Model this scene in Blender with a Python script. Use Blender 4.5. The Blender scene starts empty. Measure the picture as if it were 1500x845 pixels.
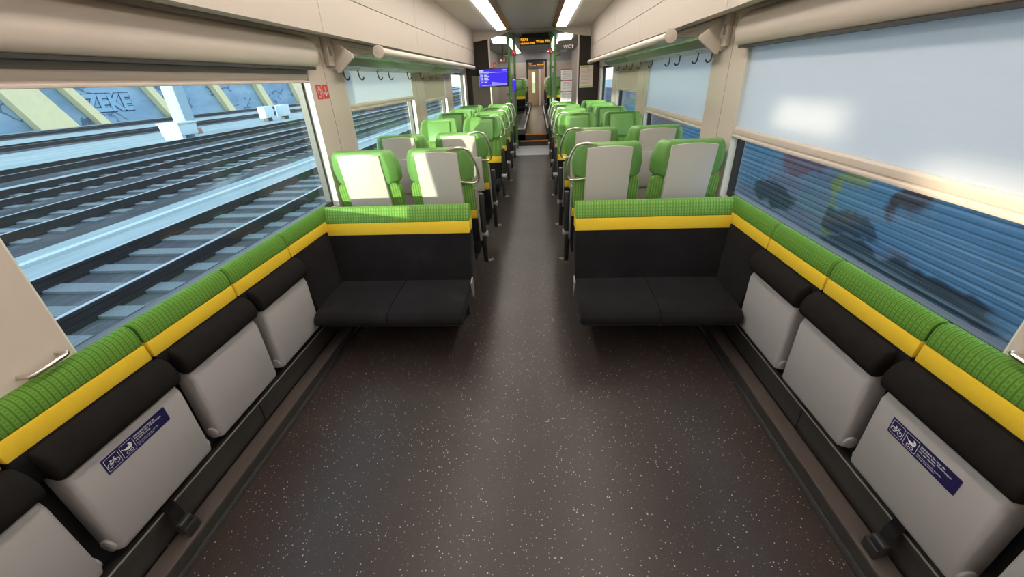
import bpy, bmesh, math, random
from mathutils import Vector, Matrix
random.seed(7)
SC = bpy.context.scene
COL = SC.collection
PI = math.pi

# ---------------------------------------------------------------- camera
F_PX = 584.85
yaw, pitch, roll = math.radians(4.5), math.radians(27.6), math.radians(-2.71)
def cam_axes():
    f0 = Vector((-math.sin(yaw), math.cos(yaw), 0)); r0 = Vector((math.cos(yaw), math.sin(yaw), 0)); u0 = Vector((0, 0, 1))
    f = f0*math.cos(pitch) - u0*math.sin(pitch); u = u0*math.cos(pitch) + f0*math.sin(pitch)
    r = r0*math.cos(roll) + u*math.sin(roll); u2 = u*math.cos(roll) - r0*math.sin(roll)
    return r, u2, f
cd = bpy.data.cameras.new('camera'); cam = bpy.data.objects.new('camera', cd); COL.objects.link(cam)
cd.sensor_width = 36; cd.sensor_fit = 'HORIZONTAL'; cd.lens = F_PX/1500*36; cd.clip_start = .02; cd.clip_end = 600
r_, u_, f_ = cam_axes()
M = Matrix((r_, u_, -f_)).transposed().to_4x4(); M.translation = Vector((.111, 0, 1.51)); cam.matrix_world = M
SC.camera = cam
SC.view_settings.view_transform = 'Standard'
SC.view_settings.look = 'None'
SC.view_settings.exposure = 0.0

# ---------------------------------------------------------------- materials
def nt(name):
    m = bpy.data.materials.new(name); m.use_nodes = True
    t = m.node_tree; b = t.nodes['Principled BSDF']; return m, t, b
def node(t, kind, **kw):
    n = t.nodes.new(kind)
    for k, v in kw.items(): setattr(n, k, v)
    return n
def coords(t, sc=(1, 1, 1)):
    tc = node(t, 'ShaderNodeTexCoord'); mp = node(t, 'ShaderNodeMapping'); mp.inputs['Scale'].default_value = sc
    t.links.new(tc.outputs['Object'], mp.inputs['Vector']); return mp.outputs['Vector']
def math_(t, op, a, b=None):
    n = node(t, 'ShaderNodeMath', operation=op)
    for i, v in enumerate((a, b)):
        if v is None: continue
        if isinstance(v, (int, float)): n.inputs[i].default_value = v
        else: t.links.new(v, n.inputs[i])
    return n.outputs[0]
def mix(t, fac, a, b):
    n = node(t, 'ShaderNodeMix', data_type='RGBA')
    if isinstance(fac, (int, float)): n.inputs[0].default_value = fac
    else: t.links.new(fac, n.inputs[0])
    for i, v in ((6, a), (7, b)):
        if isinstance(v, tuple): n.inputs[i].default_value = (*v, 1)
        else: t.links.new(v, n.inputs[i])
    return n.outputs[2]
def noise(t, vec, scale, detail=3, rough=.5):
    n = node(t, 'ShaderNodeTexNoise'); n.inputs['Scale'].default_value = scale; n.inputs['Detail'].default_value = detail
    n.inputs['Roughness'].default_value = rough
    if vec is not None: t.links.new(vec, n.inputs['Vector'])
    return n.outputs['Fac']
def ramp(t, fac, stops):
    n = node(t, 'ShaderNodeValToRGB'); e = n.color_ramp.elements
    e[0].position, e[0].color = stops[0][0], (*stops[0][1], 1); e[1].position, e[1].color = stops[-1][0], (*stops[-1][1], 1)
    for p, c in stops[1:-1]:
        x = e.new(p); x.color = (*c, 1)
    t.links.new(fac, n.inputs[0]); return n.outputs[0]
def bump(t, b, h, strength=.2, dist=.002):
    n = node(t, 'ShaderNodeBump'); n.inputs['Strength'].default_value = strength; n.inputs['Distance'].default_value = dist
    t.links.new(h, n.inputs['Height']); t.links.new(n.outputs[0], b.inputs['Normal'])
def plain(name, c, rough=.5, metal=0, var=.06, nscale=30, spec=.5, bmp=0):
    m, t, b = nt(name)
    v = coords(t); n = noise(t, v, nscale)
    dark = tuple(x*(1-var) for x in c); light = tuple(min(1, x*(1+var)) for x in c)
    t.links.new(mix(t, n, dark, light), b.inputs['Base Color'])
    b.inputs['Roughness'].default_value = rough; b.inputs['Metallic'].default_value = metal
    b.inputs['Specular IOR Level'].default_value = spec
    if bmp: bump(t, b, noise(t, v, 400, 2), bmp, .001)
    return m
def fabric(name, base, dark, light, axis=0, pu=.0175, pv=.0135, sheen=.25):
    m, t, b = nt(name)
    tc = node(t, 'ShaderNodeTexCoord'); sp = node(t, 'ShaderNodeSeparateXYZ'); t.links.new(tc.outputs['Object'], sp.inputs[0])
    u = sp.outputs[axis]; v = math_(t, 'SUBTRACT', sp.outputs[2], math_(t, 'MULTIPLY', sp.outputs[1-axis], 1.0))
    fu = math_(t, 'FRACT', math_(t, 'DIVIDE', u, pu)); fv = math_(t, 'FRACT', math_(t, 'DIVIDE', v, pv))
    line = math_(t, 'LESS_THAN', fu, .3)
    dx = math_(t, 'ABSOLUTE', math_(t, 'SUBTRACT', fu, .65)); dy = math_(t, 'ABSOLUTE', math_(t, 'SUBTRACT', fv, .5))
    dot = math_(t, 'MULTIPLY', math_(t, 'LESS_THAN', dx, .2), math_(t, 'LESS_THAN', dy, .28))
    n = noise(t, tc.outputs['Object'], 9, 4)
    c = mix(t, n, tuple(x*.88 for x in base), tuple(x*1.1 for x in base))
    c = mix(t, math_(t, 'MULTIPLY', line, .85), c, dark); c = mix(t, math_(t, 'MULTIPLY', dot, .7), c, light)
    t.links.new(c, b.inputs['Base Color']); b.inputs['Roughness'].default_value = .85
    b.inputs['Specular IOR Level'].default_value = .2
    b.inputs['Sheen Weight'].default_value = sheen; b.inputs['Sheen Tint'].default_value = (*light, 1)
    bump(t, b, noise(t, tc.outputs['Object'], 500, 2), .3, .001)
    return m
def emit(name, c, s):
    m = bpy.data.materials.new(name); m.use_nodes = True; t = m.node_tree; t.nodes.clear()
    o = node(t, 'ShaderNodeOutputMaterial'); e = node(t, 'ShaderNodeEmission'); e.inputs[0].default_value = (*c, 1); e.inputs[1].default_value = s
    t.links.new(e.outputs[0], o.inputs[0]); return m
def glass(name, tint, refl=1.0, rough=.0):
    m = bpy.data.materials.new(name); m.use_nodes = True; t = m.node_tree; t.nodes.clear()
    o = node(t, 'ShaderNodeOutputMaterial'); tr = node(t, 'ShaderNodeBsdfTransparent'); tr.inputs[0].default_value = (*tint, 1)
    g = node(t, 'ShaderNodeBsdfGlossy'); g.inputs['Roughness'].default_value = rough
    fr = node(t, 'ShaderNodeLayerWeight'); rf = math_(t, 'ADD', math_(t, 'MULTIPLY', math_(t, 'POWER', fr.outputs['Facing'], 4.0), .55), .045)
    mx = node(t, 'ShaderNodeMixShader'); t.links.new(math_(t, 'MULTIPLY', rf, refl), mx.inputs[0])
    t.links.new(tr.outputs[0], mx.inputs[1]); t.links.new(g.outputs[0], mx.inputs[2]); t.links.new(mx.outputs[0], o.inputs[0]); return m
def blindcloth(name, c, trans):
    m = bpy.data.materials.new(name); m.use_nodes = True; t = m.node_tree; t.nodes.clear()
    o = node(t, 'ShaderNodeOutputMaterial'); d = node(t, 'ShaderNodeBsdfDiffuse'); tl = node(t, 'ShaderNodeBsdfTranslucent')
    v = coords(t, (30, 3, 260)); n = noise(t, v, 1, 3)
    cc = mix(t, n, tuple(x*.95 for x in c), c)
    t.links.new(cc, d.inputs[0]); t.links.new(cc, tl.inputs[0])
    mx = node(t, 'ShaderNodeMixShader'); mx.inputs[0].default_value = trans
    t.links.new(d.outputs[0], mx.inputs[1]); t.links.new(tl.outputs[0], mx.inputs[2]); t.links.new(mx.outputs[0], o.inputs[0]); return m

def floor_mat():
    m, t, b = nt('speckled_floor')
    v = coords(t)
    vo = node(t, 'ShaderNodeTexVoronoi', feature='F1'); vo.inputs['Scale'].default_value = 88; t.links.new(v, vo.inputs['Vector'])
    sepc = node(t, 'ShaderNodeSeparateColor'); t.links.new(vo.outputs['Color'], sepc.inputs[0])
    on = math_(t, 'GREATER_THAN', sepc.outputs[0], .48)
    rad = math_(t, 'ADD', math_(t, 'MULTIPLY', sepc.outputs[1], .17), .06)
    spot = math_(t, 'MULTIPLY', math_(t, 'LESS_THAN', vo.outputs['Distance'], rad), on)
    vo2 = node(t, 'ShaderNodeTexVoronoi', feature='F1'); vo2.inputs['Scale'].default_value = 170; t.links.new(v, vo2.inputs['Vector'])
    sep2 = node(t, 'ShaderNodeSeparateColor'); t.links.new(vo2.outputs['Color'], sep2.inputs[0])
    spot2 = math_(t, 'MULTIPLY', math_(t, 'LESS_THAN', vo2.outputs['Distance'], .2), math_(t, 'GREATER_THAN', sep2.outputs[0], .72))
    n = noise(t, v, 3.5, 6, .6)
    base = mix(t, n, (.021, .0150, .0140), (.048, .034, .030))
    c = mix(t, math_(t, 'MULTIPLY', spot2, .5), base, (.22, .19, .16))
    c = mix(t, math_(t, 'MULTIPLY', spot, .75), c, (.62, .56, .48))
    t.links.new(c, b.inputs['Base Color'])
    rr = node(t, 'ShaderNodeMapRange'); t.links.new(noise(t, v, 2.2, 4), rr.inputs[0]); rr.inputs[3].default_value = .31; rr.inputs[4].default_value = .44
    t.links.new(rr.outputs[0], b.inputs['Roughness']); b.inputs['Specular IOR Level'].default_value = .5
    bump(t, b, noise(t, v, 260, 2), .12, .001)
    return m

BEIGE = plain('beige_wall_plastic', (.62, .535, .465), .5, var=.02, bmp=.05)
BEIGE_D = plain('beige_moulding', (.64, .555, .485), .42, var=.02)
CEIL = plain('ceiling_outer', (.82, .75, .69), .6, var=.02)
CEILC = plain('ceiling_centre', (.50, .46, .43), .6, var=.03)
BROWN = plain('dark_brown_laminate', (.045, .036, .032), .85, var=.06, spec=.08)
FLOOR = floor_mat()
PALEFLOOR = plain('pale_grey_floor', (.42, .41, .42), .5, var=.08, nscale=40)
GREENF = fabric('green_seat_fabric', (.15, .33, .06), (.095, .24, .045), (.28, .46, .12), 0)
GREENFY = fabric('green_seat_fabric_lengthwise', (.135, .29, .04), (.055, .16, .022), (.075, .19, .026), 1)
GREENL = plain('green_leather', (.155, .35, .09), .42, var=.06, nscale=18, bmp=.1)
YELLOW = plain('yellow_band_fabric', (.78, .53, .035), .8, var=.05, nscale=60, spec=.2, bmp=.2)
BLACKF = plain('black_velour', (.0135, .0115, .0125), .95, var=.4, nscale=14, spec=.06, bmp=.3)
_t = BLACKF.node_tree; _b = _t.nodes['Principled BSDF']; _n = noise(_t, coords(_t), 5, 6, .65)
_t.links.new(ramp(_t, _n, [(.3, (.0095, .0082, .0092)), (.6, (.0145, .013, .0145)), (.85, (.030, .028, .030))]), _b.inputs['Base Color'])
BLACKF.node_tree.nodes['Principled BSDF'].inputs['Sheen Weight'].default_value = .04
PADF = plain('black_pad_velour', (.013, .011, .0105), .9, var=.35, nscale=22, spec=.12, bmp=.3)
GREYSH = plain('grey_seat_shell', (.36, .345, .345), .5, var=.02, bmp=.15)
SHELLB = plain('pale_grey_seat_back', (.56, .535, .495), .5, var=.02, bmp=.1)
CHROME = plain('brushed_steel', (.72, .68, .62), .28, 1.0, .03)
GREYM = plain('grey_plastic', (.30, .29, .28), .45, var=.03)
DARK = plain('dark_plastic', (.022, .021, .021), .45, var=.08)
DARKG = plain('dark_plinth', (.040, .036, .033), .33, var=.15, nscale=8)
LEDGE = plain('brown_grey_ledge', (.085, .068, .060), .35, var=.15, nscale=10)
RUBBER = plain('black_rubber', (.012, .012, .013), .55)
METAL = plain('thin_metal_edge', (.55, .52, .48), .3, 1.0)
WHITE = plain('white_plastic', (.74, .72, .68), .4, var=.02)
FRAMEW = plain('pale_window_reveal', (.72, .73, .66), .4, var=.02)
NAVY = plain('navy_sticker', (.015, .012, .080), .35, var=.04)
STWHITE = plain('sticker_white', (.80, .80, .84), .5, var=.02)
RED = plain('red_sign', (.62, .045, .035), .4, var=.03)
BLUE = plain('blue_dot', (.03, .22, .62), .4)
GREENP = plain('green_pole_paint', (.10, .30, .055), .35, var=.05)
ORANGE = plain('orange_step_edge', (.80, .27, .04), .5)
PAPER = plain('paper', (.80, .76, .72), .7, var=.03)
TEXTG = plain('printed_grey', (.33, .31, .32), .7)
TAN = plain('tan_laminate', (.60, .42, .27), .45, var=.04)
GREYB = plain('grey_bulkhead', (.36, .36, .38), .5, var=.02)
RACKP = plain('rack_grey_green', (.26, .30, .245), .3, var=.04)
RACKW = plain('rack_underside', (.62, .66, .66), .4, var=.02)
HOOK = plain('dark_hook', (.10, .085, .07), .35, .6)
BLINDT = blindcloth('translucent_blind', (.84, .86, .88), .62)
BLINDO = blindcloth('closed_blind', (.60, .53, .45), .10)
GLASS = glass('window_glass', (.64, .79, .83), .75)
GLASSR = glass('window_glass_blue', (.66, .80, .86), .6)
CLEAR = glass('clear_screen_glass', (.72, .74, .74), 1.0)
RACKGL = glass('rack_glass', (.72, .86, .74), .9, .15)
LAMP = emit('lamp_diffuser', (1.0, .92, .82), 11.5)
LAMPW = emit('lamp_diffuser_white', (1.0, .96, .90), 9.0)
SCRBLUE = emit('screen_blue', (.075, .045, .95), .95)
SCRWHITE = emit('screen_white', (.70, .72, 1.0), 1.0)
SCRPALE = emit('screen_pale_blue', (.33, .33, .95), .95)
AMBER = emit('amber_led', (1.0, .42, .02), 1.5)
REDLED = emit('red_lit_sign', (.85, .10, .09), 1.0)

# ---------------------------------------------------------------- mesh helpers
def finish(name, bm, mat, parent=None, bevel=0, seg=2, smooth=True, angle=40):
    bmesh.ops.recalc_face_normals(bm, faces=bm.faces)
    if bevel:
        es = [e for e in bm.edges if len(e.link_faces) == 2 and e.calc_face_angle(0) > math.radians(28)]
        if es: bmesh.ops.bevel(bm, geom=es, offset=bevel, segments=seg, affect='EDGES', profile=.5, clamp_overlap=True)
    me = bpy.data.meshes.new(name); bm.to_mesh(me); bm.free()
    me.materials.append(mat)
    if smooth:
        for p in me.polygons: p.use_smooth = True
        me.set_sharp_from_angle(angle=math.radians(angle))
    o = bpy.data.objects.new(name, me); COL.objects.link(o)
    if parent: o.parent = parent
    return o
def box(bm, x0, x1, y0, y1, z0, z1):
    x0, x1 = min(x0, x1), max(x0, x1); y0, y1 = min(y0, y1), max(y0, y1); z0, z1 = min(z0, z1), max(z0, z1)
    v = [bm.verts.new((x, y, z)) for x in (x0, x1) for y in (y0, y1) for z in (z0, z1)]
    for f in ((0, 1, 3, 2), (4, 6, 7, 5), (0, 4, 5, 1), (2, 3, 7, 6), (0, 2, 6, 4), (1, 5, 7, 3)): bm.faces.new([v[i] for i in f])
    return bm
def B(*a):
    bm = bmesh.new()
    if a and isinstance(a[0], (tuple, list)):
        for q in a: box(bm, *q)
    elif a: box(bm, *a)
    return bm
def quad(p):
    bm = bmesh.new(); bm.faces.new([bm.verts.new(q) for q in p]); return bm
def prism(pts, axis, a, b, bm=None):
    """closed 2-D outline pushed along an axis: axis 'y' takes (x,z), axis 'x' takes (y,z), axis 'z' takes (x,y)"""
    bm = bm or bmesh.new()
    def P(p, t): return {'y': (p[0], t, p[1]), 'x': (t, p[0], p[1]), 'z': (p[0], p[1], t)}[axis]
    A = [bm.verts.new(P(p, a)) for p in pts]; Bv = [bm.verts.new(P(p, b)) for p in pts]
    n = len(pts); bm.faces.new(A); bm.faces.new(list(reversed(Bv)))
    for i in range(n): bm.faces.new((A[i], Bv[i], Bv[(i+1) % n], A[(i+1) % n]))
    return bm
def tube(pts, r, sides=10, bm=None, caps=True):
    bm = bm or bmesh.new(); pts = [Vector(p) for p in pts]; rings = []; n = len(pts)
    prev = None
    for i, p in enumerate(pts):
        d = (pts[min(i+1, n-1)] - pts[max(i-1, 0)]).normalized()
        if prev is None:
            a = Vector((0, 0, 1)) if abs(d.z) < .9 else Vector((1, 0, 0)); s = d.cross(a).normalized()
        else: s = (prev - d*prev.dot(d)).normalized()
        prev = s; u = d.cross(s)
        rr = r[i] if isinstance(r, (list, tuple)) else r
        rings.append([bm.verts.new(p + (s*math.cos(2*PI*k/sides) + u*math.sin(2*PI*k/sides))*rr) for k in range(sides)])
    for i in range(n-1):
        for k in range(sides): bm.faces.new((rings[i][k], rings[i][(k+1) % sides], rings[i+1][(k+1) % sides], rings[i+1][k]))
    if caps: bm.faces.new(rings[0]); bm.faces.new(list(reversed(rings[-1])))
    return bm
def spline(pts, k=6):
    out = []; P = [Vector(p) for p in pts]
    for i in range(len(P)-1):
        p0, p1, p2, p3 = P[max(i-1, 0)], P[i], P[i+1], P[min(i+2, len(P)-1)]
        for j in range(k):
            t = j/k; out.append(.5*((2*p1) + (p2-p0)*t + (2*p0-5*p1+4*p2-p3)*t*t + (3*p1-p0-3*p2+p3)*t**3))
    out.append(P[-1]); return out
def loft(sections, bm=None):
    bm = bm or bmesh.new(); R = [[bm.verts.new(p) for p in s] for s in sections]; n = len(R[0])
    for a, b in zip(R, R[1:]):
        for k in range(n): bm.faces.new((a[k], a[(k+1) % n], b[(k+1) % n], b[k]))
    bm.faces.new(R[0]); bm.faces.new(list(reversed(R[-1]))); return bm
def empty(name, loc=(0, 0, 0)):
    o = bpy.data.objects.new(name, None); COL.objects.link(o); o.location = loc; o.empty_display_size = .1; return o
def tag(o, label, cat, group=None, kind=None):
    o['label'] = label; o['category'] = cat
    if group: o['group'] = group
    if kind: o['kind'] = kind
    return o
def struct(o): o['kind'] = 'structure'; return o
def dup(root, loc, label=None, rotz=None):
    r = root.copy(); COL.objects.link(r); r.location = loc
    if rotz is not None: r.rotation_euler = (0, 0, rotz)
    if label: r['label'] = label
    for ch in list(root.children):
        c = ch.copy(); COL.objects.link(c); c.parent = r
        for g in list(ch.children):
            d = g.copy(); COL.objects.link(d); d.parent = c
    return r
def text_mesh(name, s, size, mat, parent, mtx, align='LEFT', bold=0.0):
    cu = bpy.data.curves.new(name, 'FONT'); cu.body = s; cu.size = size; cu.align_x = align; cu.offset = bold; cu.resolution_u = 3
    tmp = bpy.data.objects.new(name+'_tmp', cu); COL.objects.link(tmp)
    dg = bpy.context.evaluated_depsgraph_get(); me = bpy.data.meshes.new_from_object(tmp.evaluated_get(dg))
    bpy.data.objects.remove(tmp); me.materials.clear(); me.materials.append(mat); me.transform(mtx)
    o = bpy.data.objects.new(name, me); COL.objects.link(o)
    if parent: o.parent = parent
    return o
def frame_mtx(origin, right, up):
    r = Vector(right).normalized(); u = Vector(up).normalized(); n = r.cross(u)
    m = Matrix((r, u, n)).transposed().to_4x4(); m.translation = Vector(origin); return m
# flat 2-D drawing on a plane
class Flat:
    def __init__(s, mtx): s.bm = bmesh.new(); s.m = mtx
    def poly(s, pts): s.bm.faces.new([s.bm.verts.new(s.m @ Vector((*p, 0))) for p in pts]); return s
    def rect(s, x0, y0, x1, y1): return s.poly([(x0, y0), (x1, y0), (x1, y1), (x0, y1)])
    def line(s, p, q, w):
        p, q = Vector(p), Vector(q); d = (q-p).normalized(); n = Vector((-d.y, d.x))*w/2
        return s.poly([p-n, q-n, q+n, p+n])
    def ring(s, c, r, w, k=20, a0=0, a1=2*PI):
        n = k
        for i in range(n):
            a, b = a0+(a1-a0)*i/n, a0+(a1-a0)*(i+1)/n
            s.poly([(c[0]+(r-w)*math.cos(a), c[1]+(r-w)*math.sin(a)), (c[0]+r*math.cos(a), c[1]+r*math.sin(a)), (c[0]+r*math.cos(b), c[1]+r*math.sin(b)), (c[0]+(r-w)*math.cos(b), c[1]+(r-w)*math.sin(b))])
        return s
    def disc(s, c, r, k=20, a0=0, a1=2*PI): return s.poly([(c[0]+r*math.cos(a0+(a1-a0)*i/k), c[1]+r*math.sin(a0+(a1-a0)*i/k)) for i in range(k + (0 if abs(a1-a0-2*PI) < 1e-6 else 1))])
    def rrect(s, x0, y0, x1, y1, r):
        pts = []
        for cx, cy, a in ((x1-r, y1-r, 0), (x0+r, y1-r, PI/2), (x0+r, y0+r, PI), (x1-r, y0+r, 1.5*PI)):
            pts += [(cx+r*math.cos(a+i*PI/8), cy+r*math.sin(a+i*PI/8)) for i in range(5)]
        return s.poly(pts)
    def rframe(s, x0, y0, x1, y1, r, w):
        for a, b in (((x0+r, y0), (x1-r, y0)), ((x0+r, y1), (x1-r, y1)), ((x0, y0+r), (x0, y1-r)), ((x1, y0+r), (x1, y1-r))): s.line(a, b, w)
        for cx, cy, a in ((x1-r, y1-r, 0), (x0+r, y1-r, PI/2), (x0+r, y0+r, PI), (x1-r, y0+r, 1.5*PI)): s.ring((cx, cy), r+w/2, w, 5, a, a+PI/2)
        return s
    def done(s, name, mat, parent):
        me = bpy.data.meshes.new(name); s.bm.to_mesh(me); s.bm.free(); me.materials.append(mat)
        o = bpy.data.objects.new(name, me); COL.objects.link(o)
        if parent: o.parent = parent
        return o
def mir(pts, s): return [(p[0]*s, p[1]) for p in pts]
SIDES = ((-1, 'open-window side'), (1, 'blind-covered side'))

# ================================================================ THE ROOM
struct(finish('floor', B(-1.36, 1.36, -6.5, 9.27, -.06, 0), FLOOR, smooth=False))
struct(finish('trim_10', B(-1.36, 1.36, 9.27, 10.65, -.06, .002), PALEFLOOR, smooth=False))
W = 1.36
# window openings on either side wall: (y0, y1)
WIN = [(.945, 2.83), (3.36, 5.22), (5.72, 7.13), (7.62, 9.05)]
ZB, ZT = .74, 1.66
def wall(s):
    bm = bmesh.new(); xo = 1.46
    ys = [-6.5] + [v for w in WIN for v in w] + [9.4]
    for i in range(0, len(ys), 2):
        if i == 0 and s < 0: continue
        box(bm, s*W, s*xo, ys[i], ys[i+1], 0, 1.87)
    for a, b in WIN:
        box(bm, s*W, s*xo, a, b, 0, ZB); box(bm, s*W, s*xo, a, b, ZT, 1.87)
    if s < 0:   # unseen slots added behind the camera, cut to throw sun patches on a blind
        a = [(-6.5, -6.2, 0, 1.87), (-6.2, -4.6, 0, 1.40), (-6.2, -4.6, 1.56, 1.87), (-4.6, -4.38, 0, 1.87), (-4.38, -3.62, 0, 1.535), (-4.38, -3.62, 1.685, 1.87), (-3.62, .945, 0, 1.87)]
        for y0, y1, z0, z1 in a: box(bm, s*W, s*xo, y0, y1, z0, z1)
    return bm
struct(finish('wall_left', wall(-1), BEIGE, smooth=False)); struct(finish('wall_right', wall(1), BEIGE, smooth=False))
struct(finish('wall_back', B(-1.46, 1.46, -6.6, -6.5, -.06, 2.6), BEIGE, smooth=False))
# overhead side panels (two rows, a seam between them), ceiling, joints
UP = [(1.195, 1.800), (1.17, 1.808), (1.175, 1.95), (1.172, 2.0)]
for s, nm in ((-1, 'left'), (1, 'right')):
    ys = [-6.5, -2.3, .2, 2.775, 4.95, 6.5, 9.4]
    bm = bmesh.new(); g = .0025
    for a, b in zip(ys, ys[1:]):
        prism(mir([(1.36, 1.86), (1.36, 1.83), (1.21, 1.80), (1.172, 1.806), (1.168, 1.90), (1.166, 2.036), (1.30, 2.036)], s), 'y', a+g, b-g, bm)
        prism(mir([(1.30, 2.042), (1.166, 2.042), (1.160, 2.25), (1.150, 2.395), (1.30, 2.42)], s), 'y', a+g, b-g, bm)
    struct(finish('wall_%s_panel' % nm, bm, BEIGE, smooth=False))
    struct(finish('wall_%s_backing' % nm, B(s*1.19, s*1.46, -6.5, 9.4, 1.868, 2.45), DARK, smooth=False))
    struct(finish('ceiling_%s' % nm, prism(mir([(1.165, 2.395), (.66, 2.355), (.66, 2.46), (1.2, 2.46)], s), 'y', -6.5, 9.4), CEIL, smooth=False))
    struct(finish('trim_11_%s' % nm, prism(mir([(.46, 2.352), (.405, 2.41), (.405, 2.46), (.46, 2.46)], s), 'y', -6.5, 9.3), plain('dark_glossy_trim', (.10, .06, .04), .2, .3), smooth=False))
    for k, y in enumerate((3.06, 5.36, 7.3)):
        struct(finish('trim_%d_%s' % (k+1, nm), B(s*1.3595, s*1.362, y-.0015, y+.0015, .75, 1.8), DARK, smooth=False))
struct(finish('ceiling', B([-.41, .41, -6.5, 6.048, 2.41, 2.46], [-.41, .41, 6.052, 9.6, 2.41, 2.46], [-.405, .405, -6.5, 9.6, 2.4125, 2.455]), CEILC, smooth=False))
struct(finish('ceiling_backing', B(-1.46, 1.46, -6.5, 9.6, 2.462, 2.52), DARK, smooth=False))

# windows: frame, reveal, glass
n = 0
for s, nm in SIDES:
    for (a, b) in WIN:
        n += 1
        fr = bmesh.new(); e = .028
        for q in ((s*1.405, s*1.445, a, a+e, ZB, ZT), (s*1.405, s*1.445, b-e, b, ZB, ZT), (s*1.405, s*1.445, a+e, b-e, ZB, ZB+.035), (s*1.405, s*1.445, a+e, b-e, ZT-e, ZT)): box(fr, *q)
        w = struct(finish('window_%d' % n, fr, DARK if s > 0 else plain('dark_frame', (.05, .055, .06), .4), smooth=False))
        finish('glass_pane', quad([(s*1.426, a+.02, ZB+.02), (s*1.426, b-.02, ZB+.02), (s*1.426, b-.02, ZT-.02), (s*1.426, a+.02, ZT-.02)]), GLASS if s < 0 else GLASSR, w, smooth=False)
        finish('reveal', B([s*1.361, s*1.404, b-.006, b-.0005, ZB, ZT], [s*1.361, s*1.404, a+.0005, a+.006, ZB, ZT]), FRAMEW, w, smooth=False)

# plinth along the side benches: metal edge, dark strip, brown ledge, dark riser
for k, (s, nm) in enumerate(((-1, 'left'), (1, 'right'))):
    y0, y1 = -3, 2.6
    struct(finish('baseboard_%s' % nm, B([s*1.292, s*1.345, y0, 1.418, .014, .135], [s*1.292, s*1.345, 1.422, y1, .014, .135]), DARKG, bevel=.008))
    struct(finish('trim_4_%s' % nm, B(s*1.212, s*1.288, y0, y1, 0, .016), LEDGE, bevel=.004))
    struct(finish('trim_5_%s' % nm, B(s*1.172, s*1.21, y0, y1, 0, .008), plain('dark_strip', (.022, .021, .020), .4), smooth=False))
    struct(finish('trim_6_%s' % nm, B(s*1.166, s*1.171, y0, y1, 0, .011), METAL, smooth=False))
    struct(finish('trim_highlight_%s' % nm, tube([(s*1.2955, y0, .1345), (s*1.2955, y1, .1345)], .0035, 8), GREYM))  # grey line added as a painted highlight along the riser's top edge
    struct(finish('trim_7_%s' % nm, B(s*1.345, s*1.3595, -3, 2.6, .0, .60), RUBBER, smooth=False))
    struct(finish('trim_8_%s' % nm, B(s*1.15, s*1.1655, y0, y1, 0, .002), RUBBER, smooth=False))

# ================================================================ SIDE BENCHES
def cushion_profile(s):
    g = [(1.372, .722), (1.372, .785), (1.362, .800), (1.345, .804), (1.328, .799), (1.316, .783), (1.310, .755), (1.308, .722)]
    y = [(1.372, .722), (1.308, .722), (1.304, .660), (1.372, .660)]
    b = [(1.372, .660), (1.304, .660), (1.298, .56), (1.372, .56)]
    return mir(g, s), mir(y, s), mir(b, s)
CUSH = [(1.57, 2.03), (1.105, 1.565), (.64, 1.10), (.175, .635)]
posn = ['next to the corner bench', 'second from the corner bench', 'above the seat with the navy notice', 'beside the cut-off seat']
sidelab = {-1: 'under the open track window', 1: 'under the half-lowered blind'}
for s, sn in SIDES:
    root0 = None
    for i, (a, b) in enumerate(CUSH):
        root = empty('backrest_cushion', (s*1.36, (a+b)/2, .6))
        def part(nm, bm, mat, bev=0, seg=2):
            o = finish(nm, bm, mat, root, bev, seg); o.matrix_parent_inverse = Matrix.Translation(-Vector(root.location)); return o
        g, y, k = cushion_profile(s)
        part('green_top', prism(g, 'y', a+.002, b-.002), GREENFY, .009, 3); part('yellow_band', prism(y, 'y', a+.003, b-.003), YELLOW, .004); part('lower_back', prism(k, 'y', a+.004, b-.004), BLACKF, .004)
        tag(root, 'green yellow-banded backrest %s, %s' % (sidelab[s], posn[i]), 'backrest', 'side backrests ' + sidelab[s])

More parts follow.
